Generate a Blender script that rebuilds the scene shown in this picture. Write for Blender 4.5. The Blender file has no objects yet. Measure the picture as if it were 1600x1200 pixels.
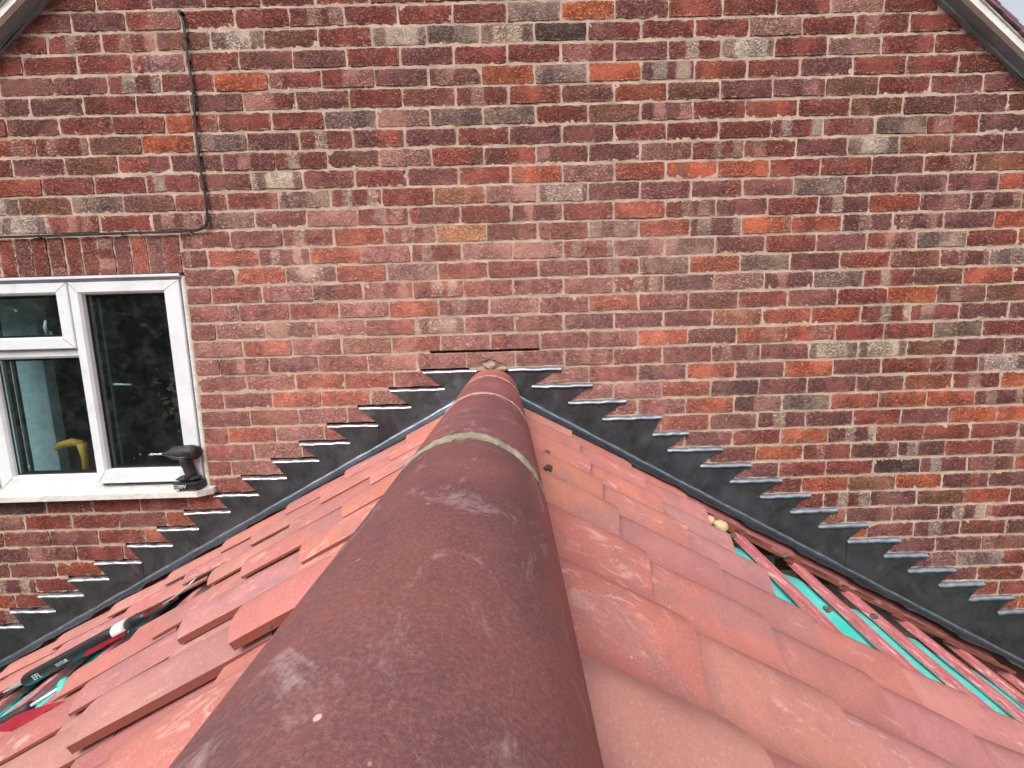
import bpy, math, random
import numpy as np
from mathutils import Vector, Matrix
S = bpy.context.scene
# ------------------------------------------------------------------ camera
F_PX, PITCH, YAW, ROLL = 650.0, -0.123802542, -0.00343652, -0.02751991
CAM = np.array([-0.0251004, -1.90123819, -1.43918343])
def cam_axes():
    cp, sp, cy, sy, cr, sr = math.cos(PITCH), math.sin(PITCH), math.cos(YAW), math.sin(YAW), math.cos(ROLL), math.sin(ROLL)
    f = np.array([-sy * cp, cy * cp, sp]); r0 = np.array([cy, sy, 0.0]); u0 = np.cross(r0, f)
    return cr * r0 + sr * u0, -sr * r0 + cr * u0, f
RT, UP, FW = cam_axes()
cd = bpy.data.cameras.new('camera'); cam = bpy.data.objects.new('camera', cd); S.collection.objects.link(cam)
cd.sensor_fit = 'HORIZONTAL'; cd.sensor_width = 36.0; cd.lens = 36.0 * F_PX / 1600.0
cd.clip_start = 0.02; cd.clip_end = 500
cam.matrix_world = Matrix(((RT[0], UP[0], -FW[0], CAM[0]), (RT[1], UP[1], -FW[1], CAM[1]), (RT[2], UP[2], -FW[2], CAM[2]), (0, 0, 0, 1)))
S.camera = cam
# ------------------------------------------------------------------ world, sun, exposure
SUN_EL, SUN_AZ = math.radians(47), math.radians(205)      # azimuth measured clockwise from +Y
w = bpy.data.worlds.new('World'); S.world = w; w.use_nodes = True
nt = w.node_tree; nt.nodes.clear()
sky = nt.nodes.new('ShaderNodeTexSky'); sky.sky_type = 'NISHITA'; sky.sun_disc = False
sky.sun_elevation = SUN_EL; sky.sun_rotation = SUN_AZ; sky.dust_density = 5.0; sky.air_density = 1.0; sky.ozone_density = 1.0
hs = nt.nodes.new('ShaderNodeHueSaturation'); hs.inputs['Saturation'].default_value = 0.35; hs.inputs['Value'].default_value = 2.3
bg = nt.nodes.new('ShaderNodeBackground'); bg.inputs['Strength'].default_value = 0.15
wo = nt.nodes.new('ShaderNodeOutputWorld')
nt.links.new(sky.outputs[0], hs.inputs['Color']); nt.links.new(hs.outputs[0], bg.inputs['Color']); nt.links.new(bg.outputs[0], wo.inputs[0])
sd = bpy.data.lights.new('sun', 'SUN'); sd.energy = 1.2; sd.angle = math.radians(35); sd.color = (1.0, 0.96, 0.91)
so = bpy.data.objects.new('sun', sd); S.collection.objects.link(so)
dirv = Vector((math.sin(SUN_AZ) * math.cos(SUN_EL), math.cos(SUN_AZ) * math.cos(SUN_EL), math.sin(SUN_EL)))
so.rotation_euler = dirv.to_track_quat('Z', 'Y').to_euler(); so.location = (0, -4, 8)
S.view_settings.view_transform = 'Standard'; S.view_settings.look = 'None'; S.view_settings.exposure = -0.42
S.view_settings.gamma = 1; S.view_settings.use_curve_mapping = False
rng = np.random.default_rng(7); random.seed(7)

# ------------------------------------------------------------------ helpers
def lin(*c):
    return tuple(((v / 255) / 12.92 if v / 255 <= .04045 else ((v / 255 + .055) / 1.055) ** 2.4) for v in c)
def link(o, parent=None):
    S.collection.objects.link(o)
    if parent is not None:
        o.parent = parent
        pm = parent.matrix_world if parent.parent is None else parent.matrix_world
        o.matrix_parent_inverse = Matrix.Identity(4)
    return o
LOC = {}
def mesh(name, V, Fc, mat, parent=None, smooth=True, attrs=None, uv=None, kind=None, sharp=None):
    """V are world coordinates; the object's origin is put at the middle of its base."""
    V = np.asarray(V, float).reshape(-1, 3)
    c = np.array([(V[:, 0].min() + V[:, 0].max()) / 2, (V[:, 1].min() + V[:, 1].max()) / 2, V[:, 2].min()])
    me = bpy.data.meshes.new(name); me.from_pydata((V - c).tolist(), [], [tuple(int(i) for i in f) for f in Fc]); me.validate()
    me.materials.append(mat)
    if smooth: me.polygons.foreach_set('use_smooth', [True] * len(me.polygons))
    if smooth and sharp: me.set_sharp_from_angle(angle=math.radians(sharp))
    for k, v in (attrs or {}).items():
        a = me.attributes.new(k, 'FLOAT_COLOR', 'POINT'); v = np.asarray(v, float)
        if v.ndim == 1: v = np.tile(v, (len(V), 1))
        if v.shape[1] == 3: v = np.c_[v, np.ones(len(v))]
        a.data.foreach_set('color', v[:len(me.vertices)].ravel())
    o = bpy.data.objects.new(name, me); S.collection.objects.link(o)
    p = np.array(c)
    if parent is not None:
        o.parent = parent; p = p - LOC[parent.name]
    o.location = p; LOC[o.name] = c
    if kind: o['kind'] = kind
    return o
def thing(name, label, cat, loc, group=None):
    o = bpy.data.objects.new(name, None); S.collection.objects.link(o); o.location = loc; o.empty_display_size = .1
    LOC[o.name] = np.array(loc, float); o['label'] = label; o['category'] = cat
    if group: o['group'] = group
    return o
def tag(o, label, cat, group=None):
    o['label'] = label; o['category'] = cat
    if group: o['group'] = group
    return o
class MB:
    def __init__(s): s.V = []; s.F = []
    def add(s, V, F):
        n = len(s.V); s.V += [tuple(v) for v in V]; s.F += [tuple(i + n for i in f) for f in F]; return s
    def grid(s, P, flip=False):      # P[i][j] points
        ni, nj = len(P), len(P[0]); n = len(s.V); s.V += [tuple(p) for r in P for p in r]
        for i in range(ni - 1):
            for j in range(nj - 1):
                f = (n + i * nj + j, n + i * nj + j + 1, n + (i + 1) * nj + j + 1, n + (i + 1) * nj + j)
                s.F.append(f[::-1] if flip else f)
        return s
    def box(s, a, b, bev=0.0):
        a = np.minimum(a, b), np.maximum(a, b); lo, hi = a
        if bev <= 0:
            V = [(x, y, z) for x in (lo[0], hi[0]) for y in (lo[1], hi[1]) for z in (lo[2], hi[2])]
            return s.add(V, [(0, 1, 3, 2), (4, 6, 7, 5), (0, 4, 5, 1), (2, 3, 7, 6), (0, 2, 6, 4), (1, 5, 7, 3)])
        # chamfered along z-loops
        V = []; F = []
        def ring(z, ins):
            x0, x1, y0, y1 = lo[0] + ins, hi[0] - ins, lo[1] + ins, hi[1] - ins; b_ = bev
            return [(x0 + b_, y0, z), (x1 - b_, y0, z), (x1, y0 + b_, z), (x1, y1 - b_, z), (x1 - b_, y1, z), (x0 + b_, y1, z), (x0, y1 - b_, z), (x0, y0 + b_, z)]
        for z, ins in ((lo[2], bev), (lo[2] + bev, 0), (hi[2] - bev, 0), (hi[2], bev)): V += ring(z, ins)
        for k in range(3):
            for i in range(8): F.append((k * 8 + i, k * 8 + (i + 1) % 8, k * 8 + 8 + (i + 1) % 8, k * 8 + 8 + i))
        F.append(tuple(range(7, -1, -1))); F.append(tuple(range(24, 32)))
        return s.add(V, F)
    def obox(s, o, ax, ay, az):      # oriented box centred at o with half-vectors
        o, ax, ay, az = map(np.asarray, (o, ax, ay, az)); V = [o + i * ax + j * ay + k * az for i in (-1, 1) for j in (-1, 1) for k in (-1, 1)]
        return s.add(V, [(0, 1, 3, 2), (4, 6, 7, 5), (0, 4, 5, 1), (2, 3, 7, 6), (0, 2, 6, 4), (1, 5, 7, 3)])
    def tube(s, P, R, n=10, cap=True, sq=None):
        P = [np.asarray(p, float) for p in P]; R = [R] * len(P) if np.isscalar(R) else R
        rings = []; up = None
        for i, p in enumerate(P):
            t = P[min(i + 1, len(P) - 1)] - P[max(i - 1, 0)]; t /= np.linalg.norm(t) + 1e-12
            if up is None:
                up = np.array([0, 0, 1.]) if abs(t[2]) < .9 else np.array([0, 1., 0])
            a = np.cross(t, up); a /= np.linalg.norm(a); b = np.cross(a, t); up = b
            e = sq or (1, 1)
            rings.append([p + R[i] * (e[0] * math.cos(2 * math.pi * k / n) * a + e[1] * math.sin(2 * math.pi * k / n) * b) for k in range(n)])
        m = len(s.V)
        for r in rings: s.V += [tuple(v) for v in r]
        for i in range(len(P) - 1):
            for k in range(n): s.F.append((m + i * n + k, m + i * n + (k + 1) % n, m + (i + 1) * n + (k + 1) % n, m + (i + 1) * n + k))
        if cap:
            s.F.append(tuple(m + k for k in range(n - 1, -1, -1))); s.F.append(tuple(m + (len(P) - 1) * n + k for k in range(n)))
        return s
    def blob(s, c, r, n=8, jit=0.15, seed=0):
        rr = random.Random(seed); V = []; F = []
        for i in range(n // 2 + 1):
            th = math.pi * i / (n // 2)
            for k in range(n):
                ph = 2 * math.pi * k / n; q = 1 + jit * (rr.random() - .5) * 2
                V.append((c[0] + r[0] * q * math.sin(th) * math.cos(ph), c[1] + r[1] * q * math.sin(th) * math.sin(ph), c[2] + r[2] * q * math.cos(th)))
        for i in range(n // 2):
            for k in range(n): F.append((i * n + k, i * n + (k + 1) % n, (i + 1) * n + (k + 1) % n, (i + 1) * n + k))
        return s.add(V, F)
    def build(s, name, mat, parent=None, **k): return mesh(name, s.V, s.F, mat, parent, **k)

# ------------------------------------------------------------------ materials
class NT:
    def __init__(s, name):
        s.m = bpy.data.materials.new(name); s.m.use_nodes = True; s.t = s.m.node_tree; s.t.nodes.clear()
        s.out = s.n('ShaderNodeOutputMaterial'); s.b = s.n('ShaderNodeBsdfPrincipled'); s.l(s.b.outputs[0], s.out.inputs[0])
        s.pos = s.n('ShaderNodeNewGeometry').outputs['Position']
    def n(s, k, **p):
        x = s.t.nodes.new(k)
        for a, b in p.items(): setattr(x, a, b)
        return x
    def l(s, a, b): s.t.links.new(a, b)
    def put(s, sock, v):
        if hasattr(v, 'is_output'): s.l(v, sock)
        else: sock.default_value = (*v, 1) if isinstance(v, tuple) and len(v) == 3 and sock.type == 'RGBA' else v
    def map(s, scale, loc=(0, 0, 0), src=None, rot=(0, 0, 0)):
        x = s.n('ShaderNodeMapping'); x.inputs['Scale'].default_value = scale; x.inputs['Location'].default_value = loc; x.inputs['Rotation'].default_value = rot; s.l(src or s.pos, x.inputs[0]); return x.outputs[0]
    def noise(s, sc, det=4, rough=.6, dist=0, vec=None, col=False):
        x = s.n('ShaderNodeTexNoise'); x.inputs['Scale'].default_value = sc; x.inputs['Detail'].default_value = det
        x.inputs['Roughness'].default_value = rough; x.inputs['Distortion'].default_value = dist; s.l(vec or s.pos, x.inputs['Vector']); return x.outputs['Color' if col else 'Fac']
    def vor(s, sc, vec=None, feat='F1', out='Distance', rnd=1):
        x = s.n('ShaderNodeTexVoronoi', feature=feat); x.inputs['Scale'].default_value = sc; x.inputs['Randomness'].default_value = rnd; s.l(vec or s.pos, x.inputs['Vector']); return x.outputs[out]
    def ramp(s, f, a, b, lo=0., hi=1.):
        x = s.n('ShaderNodeMapRange'); s.put(x.inputs[0], f); x.inputs[1].default_value = a; x.inputs[2].default_value = b; x.inputs[3].default_value = lo; x.inputs[4].default_value = hi; x.interpolation_type = 'SMOOTHSTEP'; return x.outputs[0]
    def math(s, op, a, b=0.):
        x = s.n('ShaderNodeMath', operation=op); s.put(x.inputs[0], a); s.put(x.inputs[1], b); return x.outputs[0]
    def mix(s, f, a, b, mode='MIX'):
        x = s.n('ShaderNodeMix', data_type='RGBA', blend_type=mode); s.put(x.inputs[0], f); s.put(x.inputs[6], a); s.put(x.inputs[7], b); return x.outputs[2]
    def attr(s, name): return s.n('ShaderNodeAttribute', attribute_name=name)
    def sep(s, v):
        x = s.n('ShaderNodeSeparateXYZ'); s.l(v, x.inputs[0]); return x.outputs
    def bump(s, h, st, d=.01, nrm=None):
        x = s.n('ShaderNodeBump'); x.inputs['Strength'].default_value = st; x.inputs['Distance'].default_value = d; s.l(h, x.inputs['Height'])
        if nrm is not None: s.l(nrm, x.inputs['Normal'])
        return x.outputs[0]
    def done(s, col=None, rough=.8, nrm=None, metal=0., spec=.4, **k):
        if col is not None: s.put(s.b.inputs['Base Color'], col)
        s.put(s.b.inputs['Roughness'], rough); s.put(s.b.inputs['Metallic'], metal); s.b.inputs['Specular IOR Level'].default_value = spec
        if nrm is not None: s.l(nrm, s.b.inputs['Normal'])
        for a, b in k.items(): s.put(s.b.inputs[a.replace('_', ' ')], b)
        return s.m
def simple(name, col, rough=.6, metal=0., spec=.5, var=.12, nsc=30, bst=.1, bsc=200, **k):
    t = NT(name); c = t.mix(t.ramp(t.noise(nsc, 5, .65), .3, .7), tuple(v * (1 - var) for v in col), tuple(min(1, v * (1 + var)) for v in col))
    return t.done(c, rough, t.bump(t.noise(bsc, 3), bst, .002) if bst else None, metal, spec, **k)

def brick_mat():
    t = NT('brick_clay')
    ca, cb, st = t.attr('ca'), t.attr('cb'), t.attr('st')
    bx = t.sep(t.attr('bl').outputs['Vector'])            # local 0..1 position on the face, z, and depth
    s3 = t.sep(st.outputs['Vector'])
    wob = t.math('MULTIPLY', t.math('SUBTRACT', t.noise(45, 3, .6), .5), .16)
    u = t.math('ADD', bx[0], wob)
    def band(c):
        d = t.math('ABSOLUTE', t.math('SUBTRACT', u, c)); hw = t.math('ADD', s3[2], 0.)
        return t.math('SUBTRACT', 1., t.ramp(t.math('SUBTRACT', d, hw), -.02, .045))
    m = t.math('MAXIMUM', band(s3[0]), band(s3[1]))
    col = t.mix(t.math('MULTIPLY', m, st.outputs['Alpha']), ca.outputs['Color'], cb.outputs['Color'])
    # drift of tone over each brick and from fired patches
    n1 = t.noise(14, 4, .6); col = t.mix(t.ramp(n1, .35, .75, 0, .45), col, t.mix(1., col, (1.25, 1.12, 1.1), 'MULTIPLY'))
    col = t.mix(t.ramp(t.noise(23, 3, .6, vec=t.map((1, 1, 1), (3, 5, 1))), .55, .8, 0, .38), col, lin(88, 72, 72))
    # rustic creases: short torn ridges running along the face
    wn = t.noise(40, 3, .6, 0, col=True); vm = t.n('ShaderNodeVectorMath', operation='MULTIPLY_ADD'); t.l(wn, vm.inputs[0]); vm.inputs[1].default_value = (.022, .022, .016); t.l(t.pos, vm.inputs[2])
    ed = t.vor(62, t.map((1, .3, 1.75), src=vm.outputs[0]), 'DISTANCE_TO_EDGE'); f1 = t.noise(40, 4, .66, 2.2, t.map((1, 1, 1.8))); f2 = t.noise(100, 4, .7, 1.4, t.map((1, 1, 1.6)))
    gate = t.ramp(t.noise(55, 3, .6, 1., t.map((1, 1, 1.5), (5, 0, 2))), .40, .56)
    c1 = t.math('SUBTRACT', 1., t.math('MULTIPLY', t.ramp(ed, .16, .02), gate)); c2 = t.ramp(t.math('ABSOLUTE', t.math('SUBTRACT', f1, .5)), .0, .045)
    crease = t.math('MULTIPLY', c1, c2); amt = t.ramp(t.noise(7, 3, .5, vec=t.map((1, 1, 1), (0, 4, 2))), .36, .58, .3, 1.)
    h = t.math('ADD', t.math('MULTIPLY', t.math('MULTIPLY', crease, amt), 1.), t.math('MULTIPLY', f2, .5))
    col = t.mix(t.math('MULTIPLY', t.ramp(crease, 0, .8, .72, 0), amt), col, lin(58, 40, 40))  # crease hollows darkened in the colour to deepen their shade
    # pale weathering / mortar dust caught on the high grain
    dust = t.math('MULTIPLY', t.ramp(f2, .44, .62), t.ramp(t.noise(9, 4, .6), .36, .62, .15, 1))
    col = t.mix(t.math('MULTIPLY', t.math('MULTIPLY', dust, crease), .34), col, lin(222, 182, 170))
    # paler, pinker tone towards the lower centre of the wall
    pz = t.sep(t.pos); g = t.math('MULTIPLY', t.ramp(pz[2], -.55, -1.35), t.ramp(t.math('ABSOLUTE', t.math('ADD', pz[0], .35)), 1.9, .6))
    col = t.mix(t.math('MULTIPLY', g, t.ramp(t.noise(30, 5, .7), .25, .7, .12, .5)), col, lin(232, 166, 154))
    # mortar smears at the arrises
    e = t.math('MINIMUM', t.math('MINIMUM', bx[0], t.math('SUBTRACT', 1., bx[0])), t.math('MULTIPLY', t.math('MINIMUM', bx[1], t.math('SUBTRACT', 1., bx[1])), .33))
    sm = t.math('MULTIPLY', t.ramp(e, .045, .0), t.ramp(t.noise(38, 4, .7, vec=t.map((1, 1, 1), (9, 2, 4))), .48, .6))
    col = t.mix(t.math('MULTIPLY', sm, .9), col, lin(196, 166, 150))
    n = t.bump(h, 1., .0055); n = t.bump(t.noise(420, 3, .7), .5, .0012, n)
    return t.done(col, .9, n, spec=.25)
def mortar_mat():
    t = NT('mortar_sand'); c = t.mix(t.ramp(t.noise(9, 5, .65), .35, .65), lin(208, 182, 164), lin(180, 155, 138))
    c = t.mix(t.ramp(t.noise(130, 4, .75), .58, .7, 0, .75), c, lin(100, 84, 76)); c = t.mix(t.ramp(t.noise(60, 4, .7), .55, .75, 0, .5), c, lin(218, 190, 172))
    n = t.bump(t.noise(110, 6, .75), 1.0, .006)
    return t.done(c, .95, n, spec=.15)
def tile_mat():
    t = NT('tile_clay'); a = t.attr('ca').outputs['Color']
    L = t.attr('bl').outputs['Vector']
    c = t.mix(t.ramp(t.noise(11, 5, .62, .4), .32, .7), t.mix(1., a, (.9, .84, .86), 'MULTIPLY'), t.mix(1., a, (1.06, 1.02, 1.0), 'MULTIPLY'))
    c = t.mix(t.ramp(t.noise(5.5, 5, .65, 1.2, t.map((1, 1, 1), (4, 9, 2))), .48, .7, 0, .62), c, lin(150, 112, 112))     # grey-mauve grime
    c = t.mix(t.ramp(t.noise(240, 4, .8), .5, .72, 0, .4), c, lin(232, 172, 160)); c = t.mix(t.ramp(t.noise(210, 4, .8, vec=t.map((1, 1, 1), (3, 3, 3))), .54, .74, 0, .35), c, lin(140, 92, 88))
    sc = t.noise(28, 6, .75, .8, t.map((.5, 1.6, .5))); gate = t.ramp(t.noise(4.5, 3, .5, vec=t.map((1, 1, 1), (7, 1, 3))), .46, .62)
    c = t.mix(t.math('MULTIPLY', t.ramp(sc, .52, .66), t.math('MULTIPLY', gate, .48)), c, lin(236, 192, 184))               # chalky scuffs
    low = t.math('MULTIPLY', t.ramp(t.sep(L)[1], .35, .1, 0, 1), t.ramp(t.noise(13, 4, .6), .3, .6, .4, .9))
    c = t.mix(low, c, lin(146, 104, 104))                                                                                  # lap grime with contact shade painted in below the tail above
    c = t.mix(t.sep(L)[2], c, lin(124, 70, 58))                                                                            # darker fired body at the edges, contact shade painted in
    sp = t.math('MULTIPLY', t.ramp(t.vor(26), .07, .045), t.ramp(t.noise(3, 2), .5, .6)); c = t.mix(t.math('MULTIPLY', sp, .6), c, lin(230, 196, 184))
    pit = t.ramp(t.vor(150, vec=t.map((1, 1, 1), (2, 2, 2))), .1, .04); c = t.mix(t.math('MULTIPLY', pit, t.ramp(t.noise(6, 2), .55, .65, 0, .7)), c, lin(90, 60, 58))
    n = t.bump(t.noise(30, 4, .6), .12, .01); n = t.bump(t.noise(520, 3, .75), .4, .0009, n)
    return t.done(c, t.ramp(t.noise(8, 3), .3, .7, .62, .82), n, spec=.35)
def ridge_mat():
    t = NT('ridge_clay'); a = t.attr('ca').outputs['Color']
    c = t.mix(t.ramp(t.noise(5, 6, .62, .5), .34, .66), t.mix(1., a, (.74, .72, .86), 'MULTIPLY'), t.mix(1., a, (1.18, 1.12, 1.08), 'MULTIPLY'))
    c = t.mix(t.ramp(t.noise(4.5, 4, .6, .6, t.map((1, 1, 1), (5, 3, 1))), .5, .72, 0, .6), c, lin(90, 70, 73))
    p = t.sep(t.pos); sd = t.math('MULTIPLY', t.ramp(t.math('ABSOLUTE', t.math('ADD', p[0], .099)), .085, .122), t.ramp(t.noise(9, 4), .3, .6, .5, .9))
    c = t.mix(sd, c, lin(160, 88, 80))                                                                           # worn redder flanks
    fm = t.math('MULTIPLY', t.noise(300, 5, .85), 1.0); c = t.mix(t.ramp(fm, .44, .64, 0, .34), c, lin(168, 118, 112))
    c = t.mix(t.ramp(t.noise(260, 3, .7, vec=t.map((1, 1, 1), (1, 7, 3))), .54, .72, 0, .30), c, lin(66, 48, 54))
    sm = t.math('MULTIPLY', t.ramp(t.noise(13, 5, .7, 1.5, t.map((1, .7, 1), (11, 2, 0))), .555, .68), t.ramp(t.noise(150, 3, .7), .3, .6, .2, .5)); c = t.mix(sm, c, lin(182, 154, 156))
    # turning streaks near the far joints
    st = t.noise(10, 5, .7, .6, t.map((.8, 5.5, .8), (0, 0, 3))); c = t.mix(t.math('MULTIPLY', t.ramp(st, .55, .72), t.ramp(p[1], -1.45, -1.05, 0, .42)), c, lin(190, 152, 150))
    sp = t.math('MULTIPLY', t.ramp(t.vor(34), .075, .05), t.ramp(t.noise(5, 2), .48, .6)); c = t.mix(t.math('MULTIPLY', sp, .75), c, lin(222, 190, 176))
    n = t.bump(t.noise(24, 4, .6), .12, .01); n = t.bump(t.noise(360, 4, .8), .6, .0014, n)
    return t.done(c, .72, n, spec=.35)
def lead_mat():
    t = NT('lead_sheet'); c = t.mix(t.ramp(t.noise(6, 5, .65, .8), .3, .7), lin(92, 96, 102), lin(120, 125, 131))
    c = t.mix(t.ramp(t.noise(16, 5, .7, 1.5, t.map((1, 1, .5), (3, 3, 3))), .58, .75, 0, .5), c, lin(165, 168, 170))
    c = t.mix(t.ramp(t.noise(300, 3, .7), .66, .75, 0, .35), c, lin(200, 200, 200))
    n = t.bump(t.noise(5, 4, .55, .5), .5, .02); n = t.bump(t.noise(40, 4, .7), .18, .003, n)
    return t.done(c, t.ramp(t.noise(12, 4, .7), .3, .7, .24, .44), n, metal=.85, spec=.5)
def lead_edge_mat():  # same lead, paler so the sky highlight on the folds is in the colour
    t = NT('highlight_lead'); c = t.mix(t.ramp(t.noise(35, 5, .75), .35, .65), lin(226, 230, 235), lin(168, 173, 180))
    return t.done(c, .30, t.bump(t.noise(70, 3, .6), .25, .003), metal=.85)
M = {}
M['leadedge'] = lead_edge_mat(); M['leadedge2'] = simple('dim_highlight_lead', lin(164, 171, 182), .36, .85, nsc=30, var=.25, bst=.3, bsc=70)  # duller pale lead paints the glint on right-hand edges and both creases
M['brick'] = brick_mat(); M['mortar'] = mortar_mat(); M['tile'] = tile_mat(); M['ridge'] = ridge_mat(); M['lead'] = lead_mat()
def upvc():
    t = NT('white_upvc'); c = t.mix(t.ramp(t.noise(5, 6, .7), .45, .75), lin(224, 228, 232), lin(204, 207, 209))
    c = t.mix(t.ramp(t.noise(30, 5, .8, vec=t.map((1, 1, .3))), .66, .8, 0, .35), c, lin(150, 145, 135))
    return t.done(c, .32, t.bump(t.noise(60, 2), .03, .001), spec=.5)
M['upvc'] = upvc()
def sillm():
    t = NT('dusty_sill'); c = t.mix(t.ramp(t.noise(16, 6, .75, 1, t.map((.5, 1, 1))), .42, .66), lin(220, 219, 213), lin(192, 187, 174)); return t.done(c, .5, t.bump(t.noise(90, 3), .1, .002))
M['sill'] = sillm()
M['gasket'] = simple('black_gasket', lin(34, 34, 36), .6); M['alu'] = simple('grey_spacer', lin(120, 124, 126), .35, .7)
M['cable'] = simple('black_cable', lin(28, 27, 30), .5, bst=0); M['soffit'] = simple('soffit_paint', lin(142, 147, 152), .7, nsc=12)
M['barge'] = simple('cream_board', lin(226, 226, 220), .55, nsc=20, var=.1); M['plain'] = simple('dark_plain_tile', lin(128, 96, 106), .85, nsc=25, var=.25)
def glassm():
    t = NT('window_glass'); t.t.nodes.remove(t.b); fr = t.n('ShaderNodeLayerWeight'); fr.inputs[0].default_value = .5
    g = t.n('ShaderNodeBsdfGlossy'); g.inputs['Roughness'].default_value = .015; g.inputs['Color'].default_value = (1, 1, 1, 1)
    tr = t.n('ShaderNodeBsdfTransparent'); tr.inputs[0].default_value = (.78, .88, .88, 1)
    mx = t.n('ShaderNodeMixShader'); t.l(t.math('ADD', t.math('MULTIPLY', t.math('POWER', fr.outputs['Facing'], 5.), .9), .10), mx.inputs[0]); t.l(tr.outputs[0], mx.inputs[1]); t.l(g.outputs[0], mx.inputs[2])
    df = t.n('ShaderNodeBsdfDiffuse'); df.inputs[0].default_value = (.75, .76, .74, 1); m2 = t.n('ShaderNodeMixShader')
    p = t.sep(t.pos); low = t.ramp(p[2], -1.75, -1.95)
    sp = t.math('MULTIPLY', t.ramp(t.vor(16), .12, .08), t.math('MULTIPLY', low, t.ramp(t.noise(9, 2), .5, .62)))
    t.l(t.math('MAXIMUM', t.math('MULTIPLY', sp, .7), t.ramp(t.noise(14, 5, .7), .4, .8, .004, .024)), m2.inputs[0]); t.l(mx.outputs[0], m2.inputs[1]); t.l(df.outputs[0], m2.inputs[2]); t.l(m2.outputs[0], t.out.inputs[0])
    return t.m
M['glass'] = glassm()
def ridge_mortar():
    t = NT('ridge_pointing'); c = t.mix(t.ramp(t.noise(18, 5, .7), .35, .65), lin(180, 172, 150), lin(146, 138, 116)); c = t.mix(t.ramp(t.noise(120, 3, .7), .6, .75, 0, .6), c, lin(96, 88, 74))
    return t.done(c, .95, t.bump(t.noise(140, 6, .75), 1., .005), spec=.15)
M['pointing'] = ridge_mortar(); M['pointing2'] = simple('pink_pointing', lin(176, 136, 124), .95, var=.3, nsc=50, bst=.8, bsc=120)
def battenm():
    t = NT('pink_batten'); c = t.mix(t.ramp(t.noise(20, 5, .7, 0, t.map((4, .6, 4))), .3, .7), lin(204, 118, 122), lin(178, 90, 94))
    c = t.mix(t.ramp(t.noise(30, 5, .7, 0, t.map((3, .4, 3), (2, 2, 1))), .52, .66, 0, .75), c, lin(236, 186, 184))
    c = t.mix(t.ramp(t.noise(11, 3, .6, vec=t.map((2, .6, 2), (8, 1, 1))), .62, .7, 0, .6), c, lin(110, 56, 52))
    return t.done(c, .8, t.bump(t.noise(60, 4, .7, 0, t.map((6, .5, 6))), .4, .002))
M['batten'] = battenm()
def membm():
    t = NT('turquoise_membrane'); c = t.mix(t.ramp(t.noise(14, 4, .6, .5), .35, .7), lin(44, 214, 200), lin(96, 222, 210)); c = t.mix(t.ramp(t.noise(25, 6, .8, 1), .54, .7, 0, .6), c, lin(176, 214, 202)); c = t.mix(t.ramp(t.noise(60, 5, .8, .5), .58, .7, 0, .75), c, lin(120, 104, 92))
    return t.done(c, .45, t.bump(t.noise(22, 5, .65, 1.2), .5, .006))
M['membrane'] = membm()
M['black'] = simple('black_plastic', lin(38, 38, 42), .38, nsc=40, var=.3, bst=.1); M['rubber'] = simple('grey_rubber', lin(46, 44, 45), .6, nsc=30, var=.25, bst=.2)
M['steel'] = simple('bright_steel', lin(205, 207, 210), .3, .45, bst=0); M['white'] = simple('white_plastic', lin(228, 232, 236), .35, bst=0)
M['red'] = simple('red_enamel', lin(150, 24, 40), .35, nsc=60, var=.3, bst=.05); M['redcloth'] = simple('red_cloth', lin(150, 18, 42), .7, bst=.3)
M['cream'] = simple('cream_plastic', lin(196, 174, 130), .45); M['stone'] = simple('mortar_crumb', lin(96, 82, 70), .95, nsc=90, var=.4, bst=.8, bsc=120)
M['print'] = simple('pale_print', lin(196, 202, 204), .5, var=.25, nsc=120, bst=0)
M['grass'] = None
def grassm():
    t = NT('lawn_grass'); c = t.mix(t.ramp(t.noise(.7, 6, .7), .35, .7), lin(80, 84, 62), lin(108, 108, 80)); return t.done(c, .95, t.bump(t.noise(30, 5, .8), .8, .05))
M['grass'] = grassm(); M['leaf'] = simple('tree_leaf', lin(80, 94, 66), .6, var=.5, nsc=1.2, bst=0); M['bark'] = simple('tree_bark', lin(90, 74, 58), .9, nsc=8, var=.3)
M['room'] = simple('room_paint', lin(120, 124, 122), .9, bst=0); M['pale'] = simple('pale_door_paint', lin(200, 214, 220), .7, bst=0); M['yellow'] = simple('yellow_plastic', lin(226, 160, 30), .45, bst=0)
M['hall'] = simple('house_render', lin(150, 100, 86), .9)

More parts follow.
